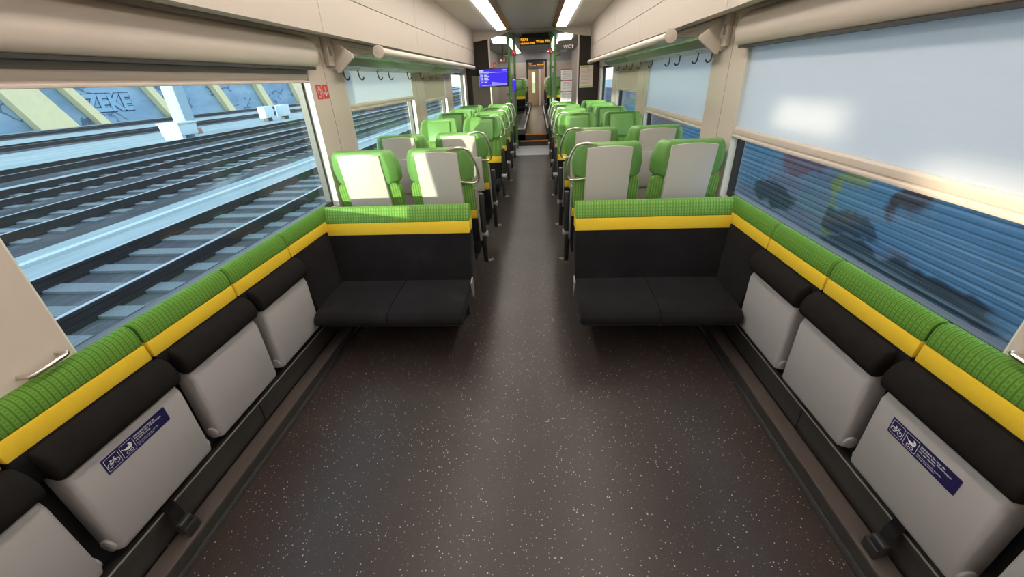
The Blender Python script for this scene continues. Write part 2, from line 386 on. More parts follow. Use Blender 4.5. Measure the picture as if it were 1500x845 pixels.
# sticker drawing, shared by both sides
def sticker(parent, s):
    L, Hh = .236, .060
    if s < 0: o = (-1.2438, .763, .463); r = (0, 1, 0)
    else: o = (1.2438, 1.012, .440+.0); r = (0, -1, 0)
    nrm = Vector((-s, 0, 0))
    mk = lambda d: frame_mtx(Vector(o)+nrm*d, r, (0, 0, 1))
    st = Flat(mk(.0006)).rrect(0, 0, L, Hh, .004).done('notice_sticker', NAVY, parent); st['label'] = 'navy notice sticker with white bicycle and pram symbols'
    f = Flat(mk(.0012))
    for x in (.006, .058): f.rframe(x, .007, x+.045, .053, .004, .0012)
    # bicycle
    for cx in (.0165, .0395): f.ring((cx, .024), .0085, .0018, 18)
    for p, q in (((.0165, .024), (.0225, .036)), ((.0225, .036), (.035, .036)), ((.0265, .025), (.0225, .0385)), ((.0265, .025), (.035, .036)), ((.0165, .024), (.0265, .025)), ((.0395, .024), (.0342, .0405)), ((.0195, .039), (.026, .039)), ((.0315, .041), (.0375, .041))): f.line(p, q, .0017)
    # pram
    f.ring((.0745, .0165), .0055, .0016, 16); f.ring((.0880, .0165), .0055, .0016, 16)
    f.poly([(.0665, .0345), (.0955, .0345), (.0945, .029), (.090, .025), (.078, .0245), (.0725, .028)])
    f.line((.0665, .0345), (.0615, .0405), .0018)
    f.disc((.0865, .0355), .0095, 12, 0, PI*.62); f.poly([(.0865, .0355), (.096, .0355), (.0865, .045)])
    f.done('pictogram', STWHITE, st)
    for i, ln in enumerate(('Befestigen Sie bitte die', 'Fahrräder bzw. Kinderwagen', 'mit den Gurten')):
        text_mesh('lettering', ln, .0088, STWHITE, st, mk(.0012) @ Matrix.Translation((.109, .0455-.0088*i, 0)), bold=.0001)
    for i, ln in enumerate(('Please fasten bicycles and baby', 'carriages with the belts')):
        text_mesh('lettering', ln, .0066, STWHITE, st, mk(.0012) @ Matrix.Translation((.109, .0155-.0066*i, 0)))

def fold_seat(s, y0, y1, sign, label, group):
    root = empty('folding_seat', (s*1.30, (y0+y1)/2, .2))
    inv = Matrix.Translation(-Vector(root.location))
    def part(nm, bm, mat, bev=0, seg=2):
        o = finish(nm, bm, mat, root, bev, seg); o.matrix_parent_inverse = inv; return o
    # grey underside shell, slightly narrower towards the top
    sec = []
    for (x, z, t) in ((1.275, .198, .004), (1.2445, .215, 0), (1.2445, .52, .0), (1.248, .548, .006), (1.262, .575, .012)):
        sec.append((x, z, t))
    front = [[(s*x, y0+t, z), (s*x, y1-t, z)] for x, z, t in sec]
    bm = bmesh.new()
    prof = [(1.325, .215), (1.275, .198), (1.250, .206), (1.2445, .225), (1.2445, .514), (1.2600, .552), (1.325, .556)]
    secs = []
    for y, ins in ((y0+.012, .014), (y0+.022, 0), (y1-.022, 0), (y1-.012, .014)):
        secs.append([(s*(x if x > 1.3 else x+ins), y, z) for x, z in prof])
    loft(secs, bm)
    part('seat_shell', bm, GREYSH, .006, 3)
    pad = [(1.2945, .560), (1.262, .548), (1.238, .556), (1.226, .578), (1.228, .610), (1.242, .643), (1.266, .664), (1.290, .668), (1.2945, .64)]
    part('seat_pad', prism(mir(pad, s), 'y', y0+.003, y1-.003), PADF, .012, 3)
    for yy in (y0+.004, y1-.016):
        part('hinge_boss', tube([(s*1.285, yy, .232), (s*1.285, yy+.012, .232)], .026, 16), GREYSH, .003)
    if sign:
        before = set(root.children); sticker(root, s)
        for c in root.children:
            if c not in before: c.matrix_parent_inverse = inv
    return tag(root, label, 'folding seat', group)
FS = [(1.60, 2.03), (1.135, 1.565), (.67, 1.10), (.205, .635)]
fl = ['folded-up grey seat with black pad beside the corner bench, %s', 'plain folded-up grey seat between corner seat and notice seat, %s', 'folded-up grey seat with navy bicycle and pram notice, %s', 'folded-up grey seat cut off by the photo edge, %s']
for s, sn in SIDES:
    for i, (a, b) in enumerate(FS): fold_seat(s, a, b, i == 2, fl[i] % sidelab[s], 'folding seats ' + sidelab[s])
# hanging belt ends with buckles under the notice seats
for s, sn in SIDES:
    yy = .868 if s < 0 else .872
    root = empty('safety_belt', (s*1.29, yy, .13)); inv = Matrix.Translation(-Vector(root.location))
    path = spline([(s*1.325, yy, .175), (s*1.288, yy-.002, .165), (s*1.268, yy-.004, .12), (s*1.262, yy-.006, .07)], 5)
    bm = bmesh.new(); hw = .022
    L_ = [bm.verts.new((p.x, p.y-hw, p.z)) for p in path] ; R_ = [bm.verts.new((p.x, p.y+hw, p.z)) for p in path]
    L2 = [bm.verts.new((p.x-s*.004, p.y-hw, p.z+.002)) for p in path]; R2 = [bm.verts.new((p.x-s*.004, p.y+hw, p.z+.002)) for p in path]
    for i in range(len(path)-1):
        bm.faces.new((L_[i], R_[i], R_[i+1], L_[i+1])); bm.faces.new((L2[i], L2[i+1], R2[i+1], R2[i])); bm.faces.new((L_[i], L_[i+1], L2[i+1], L2[i])); bm.faces.new((R_[i], R2[i], R2[i+1], R_[i+1]))
    o = finish('strap', bm, BLACKF, root); o.matrix_parent_inverse = inv
    o = finish('buckle', B(s*1.238, s*1.268, yy-.034, yy+.022, .030, .085), DARK, root, .008, 3); o.matrix_parent_inverse = inv
    o = finish('latch_plate', B(s*1.222, s*1.236, yy-.037, yy+.022, .018, .066), DARK, root, .006, 2); o.matrix_parent_inverse = inv
    tag(root, 'black belt strap and buckle hanging below the notice seat, ' + sidelab[s], 'seat belt', 'belts hanging under the notice seats')

# ================================================================ CORNER BENCHES (transverse, two places)
for s, sn in SIDES:
    root = empty('corner_bench', (s*.83, 2.3, 0)); inv = Matrix.Translation(-Vector(root.location))
    def part(nm, bm, mat, bev=0, seg=2, par=None):
        o = finish(nm, bm, mat, par or root, bev, seg); o.matrix_parent_inverse = inv if not par else Matrix(); return o
    xi, xo = s*.342, s*1.318
    fy = lambda z: 2.37 + (z-.32)*.30
    part('green_top', prism([(fy(.705), .705), (fy(.785), .785), (fy(.80)+.012, .802), (2.545, .806), (2.572, .798), (2.582, .775), (2.585, .705)], 'x', xi, xo), GREENF, .010, 3)
    part('yellow_band', prism([(fy(.632), .632), (fy(.705), .705), (2.585, .705), (2.59, .632)], 'x', xi*1.004, xo), YELLOW, .003)
    part('lower_back', prism([(fy(.30), .30), (fy(.632), .632), (2.59, .632), (2.60, .26), (2.40, .26)], 'x', xi*1.006, s*1.30), BLACKF, .006)
    # seat: two places, a crease between
    mid = s*.79
    for x0, x1 in ((xi*1.0, mid-s*.0015), (mid+s*.0015, s*1.236)):
        pf = [(2.40, .335), (2.30, .338), (2.05, .330), (1.975, .318), (1.945, .295), (1.938, .265), (1.95, .247), (2.40, .262)]
        part('seat_cushion', prism(pf, 'x', x0, x1), BLACKF, .010, 3)
    part('seat_frame', B(s*.36, s*1.23, 2.0, 2.58, .205, .252), DARK, .006)
    part('base_or_shade_panel', B(s*.40, s*1.16, 2.46, 2.50, .002, .204), RUBBER)  # panel added to make the space under the bench darker
    part('hinge_cover', prism([(2.30, .345), (2.37, .36), (2.385, .24), (2.355, .21), (2.33, .24)], 'x', s*.332, s*.341), GREYM, .003)
    # upholstered piece along the side wall closing the corner
    g, y, k = cushion_profile(s)
    k2 = mir([(1.372, .655), (1.304, .655), (1.240, .32), (1.250, .22), (1.372, .22)], s)
    part('corner_green_top', prism(g, 'y', 2.035, 2.59), GREENFY, .009, 3); part('corner_yellow_band', prism(y, 'y', 2.036, 2.585), YELLOW, .003); part('corner_lower_back', prism(k2, 'y', 2.037, 2.58), BLACKF, .006)
    tag(root, 'two-place corner bench, black with green and yellow backrest top, %s' % sidelab[s], 'bench', 'corner benches facing the open floor')

# ================================================================ PASSENGER SEATS
def passenger_seat(hside, tray, dot):
    """stands at the origin, its back at y=0, the sitter looks along +y; hside: side of the aisle (-1, 0, 1)"""
    root = empty('passenger_seat')
    sk = lambda z: .012 + (1.115-z)*.20        # rear face leans
    def slab(z0, z1, hw, d0=.022, d1=.105):
        return prism([(sk(z0)+d0, z0), (sk(z1)+d0, z1), (sk(z1)+d1, z1), (sk(z0)+d1+.01, z0)], 'x', -hw, hw)
    # backrest: green, rounded shoulders; yellow band; black lower part
    bm = bmesh.new(); zs = [(.665, .226), (.80, .229), (.855, .226), (.885, .212), (.90, .18)]
    loft([[(-w, sk(z)+.022, z), (w, sk(z)+.022, z), (w, sk(z)+.10, z), (w*.75, sk(z)+.085, z), (-w*.75, sk(z)+.085, z), (-w, sk(z)+.10, z)] for z, w in zs], bm)
    finish('backrest', bm, GREENF, root, .010, 2)
    finish('yellow_band', slab(.600, .665, .227), YELLOW, root, .004)
    finish('lower_back', slab(.33, .600, .225), BLACKF, root, .006)
    # headrest with wings
    def ring_(z, w, dy=0, wing=1):
        y = sk(z)+dy
        return [(-w*.80, y, z), (w*.80, y, z), (w, y+.055, z), (w*1.0, y+.055+.085*wing, z), (w*.90, y+.06+.09*wing, z), (w*.66, y+.075, z), (-w*.66, y+.075, z), (-w*.90, y+.06+.09*wing, z), (-w*1.0, y+.055+.085*wing, z), (-w, y+.055, z)]
    finish('headrest', loft([ring_(.885, .205, .01, .75), ring_(.905, .226, .003, 1), ring_(.99, .234, 0, 1), ring_(1.07, .220, 0, .85), ring_(1.105, .205, .004, .6), ring_(1.119, .185, .016, .3)]), GREENL, root, .010, 2)
    finish('head_pad', loft([[(-w, sk(z)+.074, z), (w, sk(z)+.074, z), (w*.96, sk(z)+d, z), (-w*.96, sk(z)+d, z)] for z, w, d in ((.845, .120, .092), (.862, .138, .108), (.905, .142, .112), (1.06, .142, .108), (1.09, .135, .09))]), GREENL, root, .008, 2)
    # back shell
    arc = [(x, 1.092 + .012*(1-(x/.146)**2)) for x in (-.146, -.10, -.05, 0, .05, .10, .146)]
    bm = bmesh.new(); zb = .40
    A = [(x, sk(z)-.014, z) for x, z in arc]; lo = [(.150, sk(zb)-.004, zb), (-.150, sk(zb)-.004, zb)]
    front = A + lo; back = [(x, y+.03, z) for x, y, z in front]
    loft([front, back], bm)
    finish('back_shell', bm, SHELLB, root, .005, 2)
    if tray:
        finish('tray_table', prism([(sk(.60)-.034, .60), (sk(.915)-.034, .915), (sk(.915)-.014, .915), (sk(.60)-.014, .60)], 'x', -.185, .185), SHELLB, root, .005, 2)
    finish('seat_cushion', prism([(.16, .30), (.16, .40), (.30, .415), (.52, .425), (.575, .405), (.585, .36), (.56, .315)], 'x', -.222, .222), BLACKF, root, .014, 3)
    finish('seat_frame', B(-.19, .19, .19, .52, .235, .30), DARK, root, .008)
    finish('pedestal', B(-.06, .06, .26, .44, 0, .236), GREYM, root, .012)
    if dot:
        d = Flat(frame_mtx((.02, sk(.80)+.104, .775), (-1, 0, 0), (0, 0, 1))).disc((0, 0), .017, 18).done('blue_dot', BLUE, root); d['label'] = 'small round blue sticker'
    if hside:
        h = hside
        hp = [(h*.085, sk(1.105)+.004, 1.112), (h*.15, sk(1.105)+.002, 1.123), (h*.215, sk(1.09)+.01, 1.108), (h*.252, sk(1.05)+.012, 1.045), (h*.270, sk(.97)+.012, .965), (h*.268, sk(.90)+.012, .905), (h*.235, sk(.88)+.006, .880), (h*.145, sk(.89)-.002, .893)]
        finish('grab_handle', tube(spline(hp, 6), .0085, 10), CHROME, root)
        finish('side_trim', prism([(sk(.40)+.03, .40), (sk(.83)+.03, .83), (sk(.83)+.075, .83), (sk(.40)+.075, .40)], 'x', h*.229, h*.240), GREYM, root, .003)
        ar = finish('armrest', B(h*.238, h*.276, sk(.62)+.095, sk(.62)+.14, .46, .765), DARK, root, .010, 3)
        o = finish('armrest_pivot', tube([(h*.225, sk(.5)+.12, .435), (h*.285, sk(.5)+.12, .435)], .027, 16), GREYM, ar, .004)
        finish('armrest_post', prism([(sk(.45)+.07, .43), (sk(.45)+.15, .43), (sk(.3)+.15, .20), (sk(.3)+.10, .18)], 'x', h*.232, h*.268), DARK, root, .006)
        finish('foot_lever', tube([(h*.23, .30, .20), (h*.285, .30, .185), (h*.30, .30, .20)], .011, 8), GREYM, root)
    return root
protos = {}
rows = [  # origin y, turned, tray, dot, words
    (2.735, False, False, False, 'backing onto the corner bench'),
    (3.615, False, True, False, 'with tray table, second grey-backed row'),
    (5.36, True, False, True, 'with blue dot, front row facing the camera'),
    (6.26, True, False, False, 'in the second row facing the camera'),
    (7.16, True, False, False, 'in the third row facing the camera'),
    (8.06, True, False, False, 'in the last row facing the camera')]
for s, sn in SIDES:
    for (y, turned, tray, dot, wd) in rows:
        for x, isl in ((1.112, 0), (.577, 1)):
            h = 0 if not isl else (-s if not turned else s)
            key = (h, tray, dot)
            lab = 'green passenger %s seat %s, %s' % ('aisle' if isl else 'window', wd, 'open-window side' if s < 0 else 'blind side')
            if key not in protos:
                protos[key] = passenger_seat(*key); o = protos[key]; o.location = (s*x, y, 0); o.rotation_euler = (0, 0, PI if turned else 0)
            else: o = dup(protos[key], (s*x, y, 0), None, PI if turned else 0)
            tag(o, lab, 'seat', 'green passenger seats in pairs')

# ================================================================ BLINDS
def blind(s, a, b, zfab, zbar, cass, cloth, label):
    root = empty('roller_blind', (s*1.36, (a+b)/2, 1.7)); inv = Matrix.Translation(-Vector(root.location))
    def part(nm, bm, mat, bev=0, seg=2):
        o = finish(nm, bm, mat, root, bev, seg); o.matrix_parent_inverse = inv; return o
    if cass:
        pf = [(1.362, 1.634), (1.310, 1.630), (1.300, 1.636), (1.285, 1.660), (1.276, 1.695), (1.276, 1.725), (1.285, 1.755), (1.305, 1.785), (1.335, 1.803), (1.362, 1.806)]
        part('cassette', prism(mir(pf, s), 'y', a-.04, b+.03), BEIGE_D, .004, 2)
        part('cassette_lip', B(s*1.306, s*1.362, a-.03, b+.022, 1.618, 1.630), DARK)
    if zfab < 1.6:
        part('blind_fabric', B(s*1.378, s*1.380, a+.012, b-.012, zfab-.005, 1.655), cloth)
    else:
        part('blind_housing', B(s*1.366, s*1.39, a+.005, b-.005, 1.595, 1.655), GREYM)
    pb = [(1.390, zfab), (1.370, zfab), (1.362, zfab-.010), (1.362, zbar+.024), (1.368, zbar+.020), (1.368, zbar+.015), (1.358, zbar+.012), (1.358, zbar), (1.390, zbar)]
    part('bottom_bar', prism(mir(pb, s), 'y', a+.008, b-.008), BEIGE_D, .002)
    return tag(root, label, 'blind', 'roller blinds on the windows')
blind(-1, *WIN[0], 1.600, 1.545, True, BLINDT, 'fully raised roller blind in beige cassette above the big track window')
blind(1, *WIN[0], 1.182, 1.122, True, BLINDT, 'large pale roller blind half lowered beside the folding seats')
blind(-1, *WIN[1], 1.388, 1.338, False, BLINDT, 'white blind lowered a little under the luggage rack, track side')
blind(1, *WIN[1], 1.172, 1.110, False, BLINDT, 'pale blind lowered halfway under the luggage rack, beside the second seat row')
blind(-1, *WIN[2], 1.318, 1.285, False, BLINDO, 'beige opaque blind over the third window, track side')
blind(1, *WIN[2], 1.328, 1.298, False, BLINDO, 'beige opaque blind over the third window, blind-covered side')

# ================================================================ LUGGAGE RACKS
hk = [3.30, 3.58, 4.02, 4.32, 4.95, 5.50, 5.95, 6.35, 6.9]
for s, sn in SIDES:
    root = empty('luggage_rack', (s*1.2, 5.5, 1.65)); inv = Matrix.Translation(-Vector(root.location))
    def part(nm, bm, mat, bev=0, seg=2):
        o = finish(nm, bm, mat, root, bev, seg); o.matrix_parent_inverse = inv; return o
    y0, y1 = 3.19, 7.55
    part('underside_board', prism(mir([(1.358, 1.622), (1.264, 1.648), (1.264, 1.656), (1.358, 1.632)], s), 'y', y0+.02, y1), RACKW)
    for a, b in ((y0+.02, 5.78), (5.79, y1)):
        part('sloping_board', prism(mir([(1.262, 1.648), (1.196, 1.696), (1.198, 1.708), (1.264, 1.660)], s), 'y', a, b), RACKP, .002)
        part('glass_shelf', prism(mir([(1.196, 1.702), (1.02, 1.712), (1.02, 1.718), (1.196, 1.709)], s), 'y', a, b), RACKGL)
    part('front_tube', tube([(s*1.0, y0+.015, 1.722), (s*1.0, 5.785, 1.722)], .028, 18), BEIGE_D); part('front_tube', tube([(s*1.0, 5.79, 1.722), (s*1.0, 7.95, 1.722)], .028, 18), BEIGE_D)
    part('tube_cap', tube([(s*1.0, y0, 1.722), (s*1.0, y0+.016, 1.722)], .041, 24), BEIGE, .003)
    part('end_bracket', prism(mir([(1.358, 1.80), (1.334, 1.80), (1.316, 1.70), (1.332, 1.69), (1.328, 1.604), (1.304, 1.604), (1.19, 1.692), (1.19, 1.716), (1.29, 1.788), (1.345, 1.822), (1.358, 1.826)], s), 'y', y0, y0+.022), BEIGE_D, .003)
    part('wall_bracket', B(s*1.328, s*1.3595, y0-.085, y0, 1.645, 1.838), BEIGE_D, .004)
    part('bracket_recess', B(s*1.3262, s*1.330, y0-.06, y0-.02, 1.71, 1.765), GREYM)
    part('top_rail', prism(mir([(1.33, 1.79), (1.358, 1.79), (1.358, 1.81), (1.335, 1.815)], s), 'y', y0, y1), BEIGE_D)
    for y in hk:
        pts = [(s*1.33, y, 1.630), (s*1.328, y, 1.600), (s*1.325, y, 1.578), (s*1.315, y+.004, 1.562), (s*1.300, y+.006, 1.563), (s*1.292, y+.006, 1.578)]
        part('coat_hook', tube(spline(pts, 4), [.0055]*20+[.0045], 8), HOOK)
    f = Flat(frame_mtx((s*1.311, y0, 1.6338), (0, 1, 0), (s*.094, 0, -.026)))
    for k in range(3):
        for j in range(3): f.poly([(.20+k*.55+j*.06, -.026), (.225+k*.55+j*.06, -.026), (.245+k*.55+j*.06, -.008), (.22+k*.55+j*.06, -.008)]).poly([(.23+k*.55+j*.06, .006), (.245+k*.55+j*.06, .006), (.262+k*.55+j*.06, .022), (.247+k*.55+j*.06, .022)])
    o = f.done('vent_slots', DARK, root); o.matrix_parent_inverse = inv
    tag(root, 'beige overhead luggage rack with front tube and coat hooks, ' + ('above the track windows' if s < 0 else 'above the lowered blinds'), 'luggage rack', 'luggage racks')

# ================================================================ CEILING LIGHTS
for s, sn in SIDES:
    y = 8.85; k = 0
    while y > -6:
        y0 = y-1.16
        root = empty('ceiling_light', (s*.56, (y+y0)/2, 2.36)); inv = Matrix.Translation(-Vector(root.location))
        o = finish('diffuser', B(s*.475, s*.648, y0+.015, y-.015, 2.338, 2.366), LAMP, root, .003); o.matrix_parent_inverse = inv
        o = finish('light_frame', B([s*.463, s*.657, y0, y0+.012, 2.354, 2.372], [s*.463, s*.657, y-.012, y, 2.354, 2.372], [s*.463, s*.472, y0, y, 2.354, 2.372], [s*.650, s*.657, y0, y, 2.354, 2.372]), GREYM, root, smooth=False); o.matrix_parent_inverse = inv
        wd = ['ending at the glass screen', 'second from the glass screen', 'third from the glass screen', 'fourth from the glass screen'][k] if k < 4 else 'continuing overhead'
        tag(root, 'warm white ceiling light panel %s, %s' % (wd, 'track side' if s < 0 else 'blind side'), 'ceiling light', 'ceiling light panels %s %s' % (wd, sn))
        y = y0; k += 1
    struct(finish('trim_9_' + ('left' if s < 0 else 'right'), B(s*.46, s*.66, -6.5, 9.35, 2.372, 2.46), GREYM, smooth=False))

# ================================================================ SIGNS AND HANDLES ON THE WALLS
root = empty('fire_equipment_sign', (-1.359, 2.97, 1.49)); inv = Matrix.Translation(-Vector(root.location))
mk = lambda d: frame_mtx((-1.3598+d, 2.885, 1.445), (0, 1, 0), (0, 0, 1))
for i, x in enumerate((0, .088)):
    o = Flat(mk(.001)).rrect(x, 0, x+.080, .088, .006).done('red_tile', RED, root); o.matrix_parent_inverse = inv
    f = Flat(mk(.002))
    if i == 0:
        f.rframe(.022, .014, .05, .060, .008, .004); f.line((.036, .06), (.036, .075), .005); f.line((.026, .075), (.05, .075), .005); f.line((.05, .075), (.062, .05), .004); f.line((.058, .03), (.064, .06), .003)
    else:
        f.line((.128, .074), (.128, .022), .006); f.line((.128, .018), (.108, .042), .007); f.line((.128, .018), (.148, .042), .007)
    q = f.done('pictogram', STWHITE, root); q.matrix_parent_inverse = inv
tag(root, 'two small red fire equipment pictograms on the wall between track windows', 'sign')
for s, sn in SIDES:
    pts = [(s*1.36, .800, .826), (s*1.322, .800, .826), (s*1.318, .807, .826), (s*1.318, .897, .832), (s*1.322, .904, .832), (s*1.36, .904, .832)]
    tag(finish('wall_handle', tube(pts, .007, 8), CHROME), 'small metal grab handle on the wall post above the backrest, ' + ('track side' if s < 0 else 'blind side'), 'handle', 'wall grab handles')

# ================================================================ GLASS SCREENS AND DARK PANELS AT THE VESTIBULE
for s, sn in SIDES:
    nm = 'left' if s < 0 else 'right'
    pts = [(1.19, 2.42), (1.19, 2.205), (1.05, 2.215), (.90, 2.235), (.75, 2.265), (.60, 2.305), (.455, 2.352), (.455, 2.42)]
    struct(finish('trim_12_' + nm, prism(mir(pts, s), 'y', 9.28, 9.36), BEIGE_D, smooth=False))
    root = empty('vestibule_screen', (s*.9, 9.32, 0)); inv = Matrix.Translation(-Vector(root.location))
    def part(nmm, bm, mat, bev=0):
        o = finish(nmm, bm, mat, root, bev); o.matrix_parent_inverse = inv; return o
    sx = -.875 if s < 0 else .945
    part('brown_panel', B(sx, s*1.358, 9.30, 9.34, .002, 2.24), BROWN)
    part('post', B(sx, sx-s*.030, 9.285, 9.355, .002, 2.26), BEIGE_D, .006)
    part('glass', quad([(sx-s*.032, 9.322, .30), (s*.50, 9.322, .30), (s*.50, 9.322, 2.18), (sx-s*.032, 9.322, 2.18)]), CLEAR)
    part('base_or_shade_panel', B(sx-s*.032, s*.52, 9.31, 9.335, .002, .30), DARK)
    tag(root, 'dark brown panel with glass screen ' + ('behind the blue information screen' if s < 0 else 'carrying the timetables and notice'), 'screen', 'screens at the vestibule')
    # green poles: a tall one at the screen, one by the steps
    for j, (px, py) in enumerate(((s*.475, 9.42), (s*.405, 10.35))):
        root = empty('grab_pole', (px, py, 0)); zt = 2.405 if j == 0 else 2.40
        finish('tube', tube([(0, 0, .003), (0, 0, zt-.003)], .026, 12), GREENP, root)
        finish('ceiling_flange', tube([(0, 0, zt-.02), (0, 0, zt-.002)], .034, 14), GREENP, root); finish('floor_flange', tube([(0, 0, .003), (0, 0, .02)], .034, 14), GREENP, root)
        if j == 0:
            finish('clamp', B(-.03, .09*s if s > 0 else .03, -.025, .025, 1.90, 1.95) if s > 0 else B(-.09, .03, -.025, .025, 1.90, 1.95), GREENP, root, .008)
            finish('clamp', B(-.03, .07, -.025, .025, 1.22, 1.25) if s > 0 else B(-.07, .03, -.025, .025, 1.22, 1.25), GREENP, root, .008)
        tag(root, 'tall green grab pole ' + ('clamped to the glass screen' if j == 0 else 'in front of the steps') + (' by the blue screen' if s < 0 else ' by the timetables'), 'pole', 'green vestibule poles')

# information screen
root = empty('information_screen', (-.79, 9.24, 1.38)); inv = Matrix.Translation(-Vector(root.location))
def part(nmm, o): o.matrix_parent_inverse = inv; return o
x0, x1, z0, z1 = -1.10, -.487, 1.388, 1.733
part('', finish('housing', B(x0, x1, 9.205, 9.255, z0, z1), DARK, root, .008))
part('', finish('wall_mount', B(-1.05, -.89, 9.255, 9.2995, 1.48, 1.64), DARK, root))
mk = lambda d: frame_mtx((x0, 9.205-d, z0), (1, 0, 0), (0, 0, 1))
part('', Flat(mk(.0015)).rect(.02, .022, .593, .323).done('display', SCRBLUE, root))
f = Flat(mk(.003))
f.rect(.025, .292, .115, .312); f.rect(.50, .294, .585, .310); f.rect(.025, .262, .588, .268); f.rect(.025, .272, .24, .282)
for i in range(7):
    z = .238-.025*i; f.rect(.062, z, .098, z+.012); f.rect(.12, z, .12+(.095, .07, .11, .08, .10, .08, .06)[i], z+.012)
f.rect(.044, .06, .052, .25); f.rect(.07, .033, .30, .043)
part('', f.done('line_list', SCRWHITE, root))
part('', Flat(mk(.002)).poly([(.27, .024), (.588, .024), (.588, .062), (.42, .075), (.27, .098)]).done('banner', SCRPALE, root))
tag(root, 'blue passenger information screen on the dark panel above the seat rows', 'screen')
# second, narrow screen deeper in
root = empty('information_screen', (-.46, 10.0, 1.28)); inv = Matrix.Translation(-Vector(root.location))
part('', finish('housing', B(-.455, -.365, 10.0, 10.04, 1.275, 1.535), DARK, root, .004))
part('', Flat(frame_mtx((-.455, 9.9985, 1.275), (1, 0, 0), (0, 0, 1))).rect(.008, .012, .082, .248).done('display', SCRBLUE, root))
part('', Flat(frame_mtx((-.455, 9.9975, 1.275), (1, 0, 0), (0, 0, 1))).rect(.012, .225, .06, .238).rect(.010, .205, .08, .209).done('line_list', SCRWHITE, root))
part('', finish('pole_mount', B(-.43, -.40, 10.04, 10.318, 1.38, 1.42), DARK, root))
tag(root, 'narrow blue screen beside the green pole in the vestibule', 'screen')

# timetables, notice, pictograms on the blind-side screen
for i in range(4):
    z = 1.655-.205*i
    root = empty('timetable', (.71, 9.31, z)); inv = Matrix.Translation(-Vector(root.location))
    mk = lambda d: frame_mtx((.590, 9.3175-d, z-.195), (1, 0, 0), (0, 0, 1))
    part('', finish('sheet', B(.590, .815, 9.315, 9.3178, z-.195, z), PAPER, root, smooth=False))
    part('', Flat(mk(.003)).rect(0, .178, .225, .195).done('red_header', RED, root))
    f = Flat(mk(.003))
    for r in range(7):
        for c in range(2): f.rect(.03+c*.095, .150-.021*r, .115+c*.095, .158-.021*r)
    part('', f.done('printed_lines', TEXTG, root))
    tag(root, 'white timetable sheet with red header on the glass screen, ' + ('topmost', 'second from top', 'third from top', 'lowest')[i], 'timetable', 'timetables on the glass screen')
root = empty('notice', (1.06, 9.29, 1.32)); inv = Matrix.Translation(-Vector(root.location))
part('', finish('sheet', B(.965, 1.235, 9.294, 9.299, 1.30, 1.70), plain('cream_paper', (.70, .58, .47), .6), root, smooth=False))
mk = lambda d: frame_mtx((.965, 9.294-d, 1.30), (1, 0, 0), (0, 0, 1))
part('', Flat(mk(.0015)).rect(.02, .355, .19, .385).rect(.01, .015, .26, .032).done('green_heading', plain('olive_green_print', (.42, .50, .10), .6), root))
f = Flat(mk(.0015))
for r in range(11): f.rect(.03, .32-.025*r, (.23, .21, .24, .16, .22, .24, .20, .23, .14, .22, .18)[r], .326-.025*r)
part('', f.done('printed_lines', plain('brown_print', (.42, .33, .27), .6), root))
tag(root, 'cream paper notice with green heading on the dark brown panel', 'notice')
root = empty('toilet_sign', (.70, 9.31, 2.0)); inv = Matrix.Translation(-Vector(root.location))
for (x, z, sz, mat, d) in ((.630, 2.015, .085, emit('glow_pink_white', (1, .80, .76), .75), 0), (.575, 1.955, .055, emit('glow_grey_white', (.70, .72, .80), .45), .012)):  # unlit lettering given a glow of its own to show in the dark
    o = text_mesh('lettering', 'WC', sz, mat, root, frame_mtx((x, 9.315+d, z), (1, 0, 0), (0, 0, 1)), bold=.001); o.matrix_parent_inverse = inv
    f = Flat(frame_mtx((x+sz*1.9, 9.315+d, z), (1, 0, 0), (0, 0, 1))); k = sz/.085
    f.line((.022*k, 0), (.022*k, .045*k), .018*k); f.poly([(0, .036*k), (.044*k, .036*k), (.022*k, .066*k)])
    o = f.done('arrow', mat, root); o.matrix_parent_inverse = inv
tag(root, 'pale WC lettering with upward arrow on the dark glass screen', 'sign')
# red signs
root = empty('emergency_sign', (-.6, 9.6, 1.87)); inv = Matrix.Translation(-Vector(root.location))
part('', finish('lit_plate', B(-.685, -.545, 9.60, 9.61, 1.835, 1.905), RED, root, .004)); part('', Flat(frame_mtx((-.685, 9.5985, 1.835), (1, 0, 0), (0, 0, 1))).disc((.04, .035), .022).done('pictogram', emit('pink_glow', (1, .55, .5), 1.1), root)); part('', Flat(frame_mtx((-.685, 9.5985, 1.835), (1, 0, 0), (0, 0, 1))).poly([(.075, .015), (.125, .015), (.105, .058)]).done('pictogram', emit('pink_glow_dim', (1, .5, .45), 1.0), root))
part('', finish('stem', B(-.62, -.60, 9.605, 9.62, 1.905, 2.31), DARK, root))
tag(root, 'red sign with two pale symbols hanging behind the blue screen', 'sign')
root = empty('emergency_sign', (-.74, 9.31, 1.75)); inv = Matrix.Translation(-Vector(root.location))
part('', finish('plate', B(-.80, -.735, 9.312, 9.317, 1.735, 1.835), RED, root)); part('', Flat(frame_mtx((-.80, 9.311, 1.735), (1, 0, 0), (0, 0, 1))).line((.015, .05), (.05, .05), .012).rect(.012, .01, .026, .022).rect(.04, .01, .054, .022).done('pictogram', STWHITE, root))
tag(root, 'small red pictogram sticker on the glass beside the beige post', 'sign')
for s in (-1, 1):
    px = s*.405
    root = empty('pole_tag', (px, 10.3, 2.0)); inv = Matrix.Translation(-Vector(root.location))
    part('', finish('red_plate', B(px-.05, px+.05, 10.315, 10.325, 1.98, 2.09), RED, root, .004)); part('', Flat(frame_mtx((px-.05, 10.3135, 1.98), (1, 0, 0), (0, 0, 1))).line((.03, .08), (.07, .03), .014).done('pictogram', STWHITE, root))
    tag(root, 'red tag on the green pole ' + ('by the narrow blue screen' if s < 0 else 'by the steps on the timetable side'), 'tag', 'red tags on the poles')

